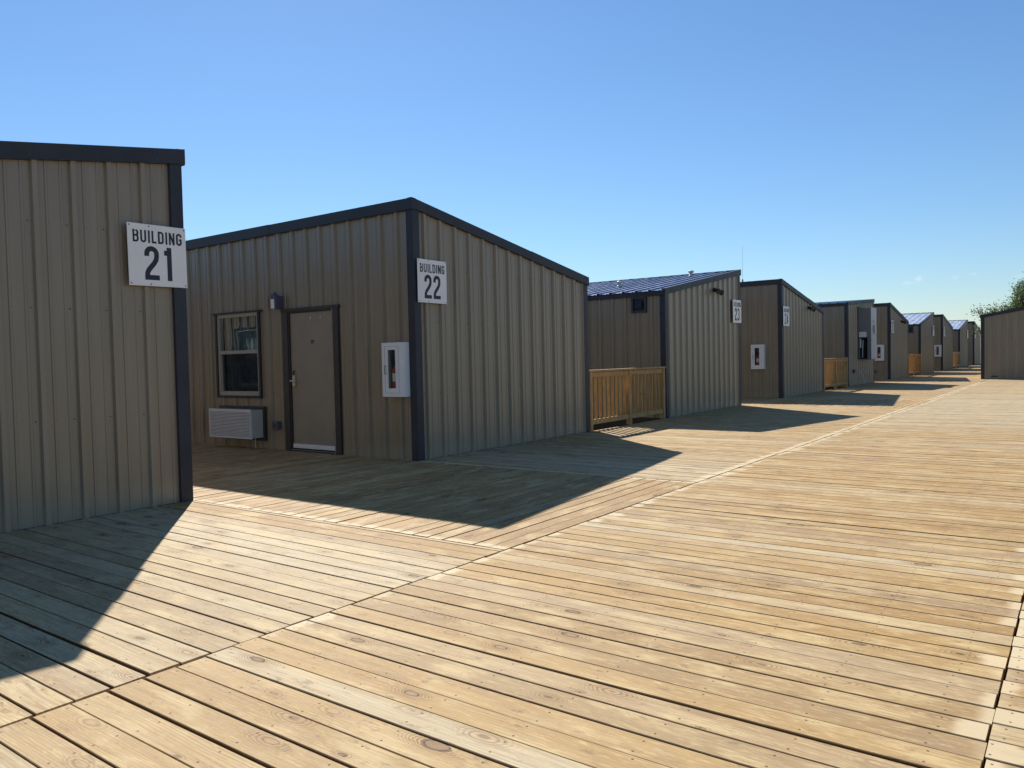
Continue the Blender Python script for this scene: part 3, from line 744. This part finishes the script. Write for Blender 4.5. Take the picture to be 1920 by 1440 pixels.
def sign(y0, num, label, x=XW, z0=2.135, tilt=0.0, size=.585):
    root = thing('building_sign', label, 'sign', (x + .026, y0, z0), 0, 'building number signs')
    root.rotation_euler = (tilt, 0, 0)
    b = MB(); b.box(0, .005, 0, size, 0, size); b.build('panel', M['signw'], root, bevel=.001)
    wd = {'I': .17, 'L': .38}
    t = MB(); h = .118; tw = text_w('BUILDING', h, .47, .13, wd)
    sc = .84 * size / tw
    text(t, 'BUILDING', (size - tw) / 2, .385 / .585 * size + .025, h, .47, .165, .13, .0054, wd) if sc < 0 else None
    text(t, 'BUILDING', (size - .83 * size) / 2, size - .058 - h, h, .47 * sc, .155, .13 * sc, .0054, {k: v * sc for k, v in wd.items()})
    t.build('building_word', M['ink'], root)
    t = MB(); h = .322; wd = {'1': .29}; tw = text_w(num, h, .45, .11, wd)
    text(t, num, (size - tw) / 2, .058, h, .45, .148, .11, .0054, wd); t.build('number', M['ink'], root)
    for (yy, zz) in ((.02, .02), (size - .02, .02), (.02, size - .02), (size - .02, size - .02), (size * .36, .018), (size * .36, size - .018)):
        s_ = MB(); s_.cyl((.004, yy, zz), (.009, yy, zz), .0065, n=10); s_.build('screw', M['screw'], root)
    for ya in (.04, size - .10):
        st = MB(); st.box(-.035, .0005, ya, ya + .04, .05, size - .05); st.build('batten', M['frame'], root)
    return root
sign(CAB[0][1] - .585, '21', 'white sign reading BUILDING 21 on the nearest cabin', z0=2.12, tilt=R(.4))
sign(CAB[1][0] + .035, '22', 'white sign reading BUILDING 22 beside the fire extinguisher cabinet', tilt=R(-.3))
sign(CAB[2][1] - .60, '23', 'white sign reading BUILDING 23')
sign(CAB[3][0] + .03, '24', 'white sign reading BUILDING 24')
sign(CAB[5][0] + .06, '26', 'small far white sign on the cabin just right of the tall heat pump')
sign(CAB[6][1] - .65, '27', 'tiny far white sign on the cabin under the larger glinting roof')
sign(CAB[7][0] + .05, '28', 'tiny far white sign just right of the dark corner between the two glinting roofs')
sign(CAB[8][1] - .65, '29', 'tiny far white sign on the cabin under the smaller glinting roof')
sign(CAB[9][0] + .05, '30', 'farthest and smallest white sign, on the last cabin of the row')

# ------------------------------------------------------------------ things on the walls
def fire_cabinet(x, y, label):
    root = thing('extinguisher_cabinet', label, 'cabinet', (x, y, .87), 0, 'white fire extinguisher cabinets')
    w, h, d = .385, .735, .155
    c = MB(); t = .014
    c.box(0, w, -.012, 0, 0, h); c.box(0, t, -d, -.012, 0, h); c.box(w - t, w, -d, -.012, 0, h); c.box(t, w - t, -d, -.012, 0, t); c.box(t, w - t, -d, -.012, h - t, h)
    c.build('casing', M['white'], root)
    f = MB(); wl_, wr, wb, wt = .115, .255, .115, .635
    y0, y1 = -d - .014, -d - .0005
    f.box(.002, wl_, y0, y1, .002, h - .002); f.box(wr, w - .002, y0, y1, .002, h - .002); f.box(wl_, wr, y0, y1, .002, wb); f.box(wl_, wr, y0, y1, wt, h - .002)
    dr = f.build('door', M['white'], root)
    e = MB()
    for a in ((.055, .0575, .05, h - .05), (.315, .3175, .05, h - .05)): e.box(a[0], a[1], y0 - .0012, y0 + .001, a[2], a[3])
    for z in (.05, h - .0525): e.box(.0575, .315, y0 - .0012, y0 + .001, z, z + .0025)
    e.build('door_seam', M['box'], dr)
    g_ = MB(); g_.box(wl_, wr, y0 + .004, y0 + .007, wb, wt); g_.build('glass', M['glass2'], dr)
    hn = MB(); hn.cyl((.075, y0, .31), (.075, y0 - .022, .31), .004, n=8); hn.cyl((.075, y0, .42), (.075, y0 - .022, .42), .004, n=8); hn.cyl((.075, y0 - .022, .305), (.075, y0 - .022, .425), .005, n=8); hn.build('handle', M['frame'], dr)
    back = MB(); back.box(t, w - t, -.02, -.0125, t, h - t); back.build('lining', M['box'], root)
    return root
def extinguisher(x, y, label):
    root = thing('fire_extinguisher', label, 'fire extinguisher', (x, y, .888), 0, 'red fire extinguishers in their cabinets')
    b = MB(); b.lathe((0, 0, 0), ((.050, 0), (.056, .012), (.056, .34), (.050, .37), (.028, .395), (.020, .41)), 20); b.build('cylinder', M['red'], root, smooth=False)
    l = MB(); l.lathe((0, 0, .19), ((.0566, 0), (.0566, .11)), 20); l.build('label_band', M['label'], root)
    l = MB(); l.cyl((0, -.045, .08), (0, -.0575, .08), .022, n=14); l.build('round_sticker', M['label'], root)
    v = MB(); v.cyl((0, 0, .405), (0, 0, .445), .018, n=10); v.box(-.018, .075, -.012, .012, .445, .458); v.hexa([(-.018, -.012, .47), (.085, -.012, .49), (.085, .012, .49), (-.018, .012, .47), (-.018, -.012, .48), (.085, -.012, .50), (.085, .012, .50), (-.018, .012, .48)]); v.build('valve_lever', M['black'], root)
    hs_ = MB(); P = [(-.02, 0, .43), (-.06, -.01, .45), (-.07, -.015, .40), (-.066, -.015, .30), (-.062, -.01, .18)]
    for a, c in zip(P, P[1:]): hs_.cyl(a, c, .008, n=8)
    hs_.build('hose', M['black'], root)
    return root
for (x, y, l1, l2) in ((-7.735, CAB[1][0] + .035, 'white fire extinguisher cabinet right of the brown door', 'red fire extinguisher inside the nearest cabinet'),
                       (-8.12, CAB[3][0] + .035, 'white fire extinguisher cabinet between the BUILDING 23 and BUILDING 24 signs', 'red fire extinguisher in the cabinet between signs 23 and 24'),
                       (-7.87, CAB[5][0] + .035, 'white fire extinguisher cabinet half hidden behind the tall heat pump', 'red fire extinguisher in the cabinet behind the tall heat pump'),
                       (-7.69, CAB[7][0] + .035, 'farthest white cabinet, a blank sliver between the glinting roofs', None)):
    fire_cabinet(x, y, l1)
    if l2: extinguisher(x + .19, y - .085, l2)

# through-wall air conditioner
ac = thing('air_conditioner', 'grey louvred through-wall air conditioner under the window', 'air conditioner', (-11.73, CAB[1][0] + .03, .17), 0)
m = MB(); m.box(.0, 1.13, -.235, 0, .01, .455); m.build('casing', M['actan'], ac, bevel=.004)
m = MB(); m.box(-.005, 1.135, -.262, -.236, .0, .028); m.box(-.005, 1.135, -.262, -.236, .425, .47); m.box(-.005, .012, -.262, -.236, .028, .425); m.box(1.118, 1.135, -.262, -.236, .028, .425)
z = .034
while z < .42:
    m.hexa([(.012, -.262, z), (1.118, -.262, z), (1.118, -.242, z + .006), (.012, -.242, z + .006), (.012, -.262, z + .0125), (1.118, -.262, z + .0125), (1.118, -.242, z + .0185), (.012, -.242, z + .0185)]); z += .0232
m.build('grille', M['acgrey'], ac)
m = MB(); m.box(.012, 1.118, -.2415, -.2355, .028, .425); m.build('grille_back', M['frame'], ac)
m = MB()
for a in ((-.06, 1.18, -.045, .008), (-.06, 1.18, .457, .505)): m.box(a[0], a[1], -.034, .02, a[2], a[3])
m.box(-.06, .0, -.034, .02, .008, .457); m.box(1.131, 1.18, -.034, .02, .008, .457); m.build('wall_frame', M['frame'], ac)
m = MB(); m.cyl((.98, -.08, .02), (.985, -.08, -.165), .006, n=8); m.build('drain_tube', M['label'], ac)

# wall lantern
lm = thing('wall_lamp', 'small wall lamp with black cap and white jar beside the door head', 'lamp', (-10.10, CAB[1][0] - .075, 2.20), 0)
m = MB(); m.lathe((0, 0, 0), ((.045, 0), (.062, .012), (.062, .15), (.055, .165)), 18); m.build('jar', M['opal'], lm, smooth=False)
m = MB(); m.lathe((0, 0, .15), ((.07, 0), (.072, .055), (.04, .08), (.022, .085), (.022, .11)), 18); m.box(-.05, .05, .05, .115, .0, .20); m.box(.04, .075, -.045, .06, -.01, .19); m.build('housing', M['box'], lm)

def outlet(x, y, z, label, rz=0.0):
    o = thing('outlet_box', label, 'outlet box', (x, y, z), rz, 'weatherproof outlet boxes')
    m = MB(); m.box(-.045, .045, -.045, 0, -.06, .06); m.build('back_box', M['box'], o, bevel=.004)
    m = MB(); m.box(-.05, .05, -.085, -.046, -.067, .062); m.build('cover', M['box'], o, bevel=.008)
    m = MB(); m.box(-.03, .03, -.0865, -.0845, -.03, .03); m.cyl((0, -.04, -.06), (0, -.04, -.09), .01, n=8); m.build('cover_badge', M['frame'], o)
    return o
outlet(-10.22, CAB[1][0] + .03, .39, 'dark outlet box left of the brown door foot')
outlet(-7.86, CAB[5][0] + .03, .37, 'dark outlet box low under the cabinet behind the heat pump')
outlet(XW - .02, 32.05, .57, 'dark outlet box low on the wall left of the tall heat pump', rz=math.pi / 2)

def floodlight(y, z, label, s=1):
    o = thing('security_light', label, 'floodlight', (XW - .008, y, z), 0, 'black twin security floodlights')
    m = MB(); m.cyl((-.02, 0, 0), (.035, 0, 0), .055, n=14); m.build('mounting_plate', M['black'], o)
    for k in (-1, 1):
        m = MB(); c = Vector((.06, k * .03, -.005)); e = c + Vector((.075, k * .075, -.045 - (.02 if k > 0 else 0)))
        m.cyl((.03, k * .01, 0), c, .012, n=8); m.cyl(c, e, .035, .062, n=14); m.cyl(e, e + (e - c).normalized() * .03, .066, .066, n=14)
        m.build('lamp_head', M['black'], o)
    m = MB(); m.cyl((.03, 0, -.03), (.07, 0, -.075), .022, .028, n=10); m.build('sensor', M['black'], o)
    return o
floodlight(18.15, 2.90, 'black twin floodlight left of the BUILDING 23 sign')
floodlight(26.1, 2.78, 'black twin floodlight right of the BUILDING 24 sign')
floodlight(41.9, 2.74, 'far black twin floodlight right of the tall heat pump')

# wall-hung heat pump
hp = thing('heat_pump', 'tall grey wall-hung heat pump projecting over the boardwalk', 'heat pump', (XW - .005, 32.9, 1.02), 0)
D_, WY, HH = .46, .95, 2.02
m = MB(); m.box(0, D_, 0, WY, .90, HH - .01); m.box(.33, D_, .02, WY, 0, .90); m.box(0, .33, .55, WY, .0, .90); m.box(0, D_ - .005, .005, WY, -.03, .0); m.box(.0, .03, 0.02, .55, 0, .9)
m.build('cabinet', M['hp_side'], hp)
m = MB(); m.box(D_ + .0005, D_ + .016, .0, WY, 1.42, HH); m.box(D_ + .0005, D_ + .016, .0, WY, .98, 1.41); m.box(D_ + .0005, D_ + .016, 0, WY, 0, .97); m.build('front_panel', M['hp_front'], hp, bevel=.003)
m = MB(); m.box(D_ + .0165, D_ + .022, .25, .62, 1.02, 1.33); m.build('control_cover', M['hp_side'], hp)
m = MB(); m.cyl((D_ + .012, .42, 1.50), (D_ + .03, .42, 1.50), .02, n=10); m.box(D_ + .016, D_ + .03, .41, .43, 1.46, 1.53); m.build('latch', M['black'], hp)
m = MB(); m.box(.03, .30, -.004, .0005, .86, 1.07); m.build('data_label', M['label'], hp)
m = MB()
for (x, r) in ((.07, .025), (.15, .045), (.235, .03)):
    m.cyl((x, .2, .0), (x, .2, .88), r, n=10)
m.box(.05, .12, .12, .22, .35, .68); m.build('compressor_pipes', M['black'], hp)
m = MB(); m.cyl((.13, .08, .05), (.155, .06, .75), .014, n=8); m.cyl((.06, .1, .45), (.06, .1, .80), .03, n=8); m.build('insulated_line', M['acgrey'], hp)
m = MB(); m.hexa([(.0, -.03, HH + .03), (.34, -.03, HH - .02), (.34, .5, HH - .02), (0, .5, HH + .03), (0, -.03, HH + .05), (.34, -.03, HH - .0), (.34, .5, HH - .0), (0, .5, HH + .05)]); m.build('rain_hood', M['hp_front'], hp)
dp = MB(); dp.cyl((XW + .02, 33.05, .55), (XW + .10, 33.62, .004), .012, n=8)
o = dp.build('drain_pipe', M['label']); o['label'] = 'thin white drain pipe leaning below the tall heat pump'; o['category'] = 'pipe'
# whip antenna on the high eave behind sign 23
an = MB(); an.cyl((-8.40, CAB[3][0] + .03, 3.515), (-8.40, CAB[3][0] + .03, 3.60), .022, n=8); an.cyl((-8.40, CAB[3][0] + .03, 3.59), (-8.39, CAB[3][0] + .03, 4.62), .0032, .002, n=6)
o = an.build('whip_antenna', M['frame']); o['label'] = 'thin whip antenna rising from the roof edge behind the BUILDING 23 sign'; o['category'] = 'antenna'

# ------------------------------------------------------------------ railings closing the back courts
def railing(y0, y1, label):
    o = thing('wooden_railing', label, 'railing', (XW, y0, 0), 0, 'pine railings between cabins')
    L = y1 - y0; xo = -.05
    b = MB(); b.box(xo - .07, xo + .06, .0, L, 1.075, 1.11); b.build('cap_board', M['rail'], o, bevel=.003)
    for a in (.012, L / 2 - .045, L - .10):
        b = MB(); b.box(xo - .045, xo + .044, a, a + .089, .001, 1.074); b.build('post', M['rail'], o, bevel=.003)
    for (p, q) in ((.101, L / 2 - .045), (L / 2 + .044, L - .10)):
        b = MB(); b.box(xo - .01, xo + .028, p + .001, q - .001, .975, 1.064); b.build('top_rail', M['rail'], o, bevel=.002)
        b = MB(); b.box(xo - .01, xo + .028, p + .001, q - .001, .115, .204); b.build('bottom_rail', M['rail'], o, bevel=.002)
        n = int((q - p) / .150); st = (q - p) / (n + .0)
        for i in range(n):
            c = p + st * (i + .5)
            b = MB(); b.box(xo - .056, xo - .0115, c - .0225, c + .0225, .11, 1.068); b.build('baluster', M['rail'], o, bevel=.002)
    return o
railing(CAB[1][1] + .03, CAB[2][0] - .03, 'nearest pine railing, between the BUILDING 22 and BUILDING 23 cabins')
railing(CAB[3][1] + .03, CAB[4][0] - .03, 'pine railing just left of the cabin with the tall heat pump')
railing(CAB[5][1] + .03, CAB[6][0] - .03, 'small far pine railing below the larger glinting roof')
railing(CAB[7][1] + .03, CAB[8][0] - .03, 'farthest pine railing, below the smaller glinting roof')

# ------------------------------------------------------------------ tree behind the facing cabin
def tree(x, y, h, spread, label, seed, leaves=9000):
    rnd = random.Random(seed)
    root = thing('mesquite_tree', label, 'tree', (x, y, -.75), 0, 'trees beyond the cabins')
    tb = MB(); tips = []
    def limb(a, d, L, r, lvl):
        p = Vector(a); dd = Vector(d).normalized()
        seg = 4
        for i in range(seg):
            q = p + dd * L / seg; tb.cyl(p, q, r * (1 - .5 * i / seg), r * (1 - .5 * (i + 1) / seg), n=7, cap=False)
            p = q; dd = (dd + Vector((rnd.gauss(0, .16), rnd.gauss(0, .16), rnd.gauss(.04, .1)))).normalized()
            if lvl >= 2: tips.append((p.copy(), lvl))
            if lvl < 3 and i >= 1:
                for _ in range(2 if lvl else 3):
                    nd = (dd + Vector((rnd.gauss(0, .55), rnd.gauss(0, .55), rnd.gauss(.25, .35)))).normalized(); limb(p, nd, L * rnd.uniform(.36, .6), r * .5, lvl + 1)
        tips.append((p.copy(), lvl))
    for k in range(3):
        an = k * 2.1 + rnd.random(); limb((0, 0, 0), (math.cos(an) * .45 * spread, math.sin(an) * .45 * spread, 1), h * .52, .13, 0)
    tb.build('trunk', M['bark'], root)
    lf = MB()
    zmax = max(t[0].z for t in tips); sc = h / zmax * .97
    for ob in [root.children[0]]: ob.scale = (1, 1, sc)
    for i in range(leaves):
        t, lv = rnd.choice(tips); c = Vector((t.x, t.y, t.z * sc)) + Vector((rnd.gauss(0, .2), rnd.gauss(0, .2), rnd.gauss(0, .18)))
        a = Vector((rnd.gauss(0, 1), rnd.gauss(0, 1), rnd.gauss(0, .6))).normalized(); b = a.cross(Vector((rnd.gauss(0, 1), rnd.gauss(0, 1), rnd.gauss(0, 1)))).normalized()
        l, w = rnd.uniform(.05, .10), rnd.uniform(.018, .035)
        lf.face([c - a * l, c - b * w, c + a * l, c + b * w])
    lf.build('crown', M['leaf'], root)
    return root
tree(-2.6, 58.0, 6.7, .33, 'leafy green tree rising behind the facing cabin at the right edge', 5, 42000)

# ------------------------------------------------------------------ bits lying on the boards
lf = MB(); lf.face([(-.035, -.006, .002), (.0, -.014, .008), (.035, 0, .003), (0, .012, .012)]); lf.face([(-.035, -.006, .002), (0, .012, .012), (.035, 0, .003), (0, -.014, .0085)][::-1])
o = lf.build('dead_leaf', M['chip']); o.location = (-1.66, 1.62, .003); o['label'] = 'small curled dead leaf on the boards near the bottom left'; o['category'] = 'leaf'
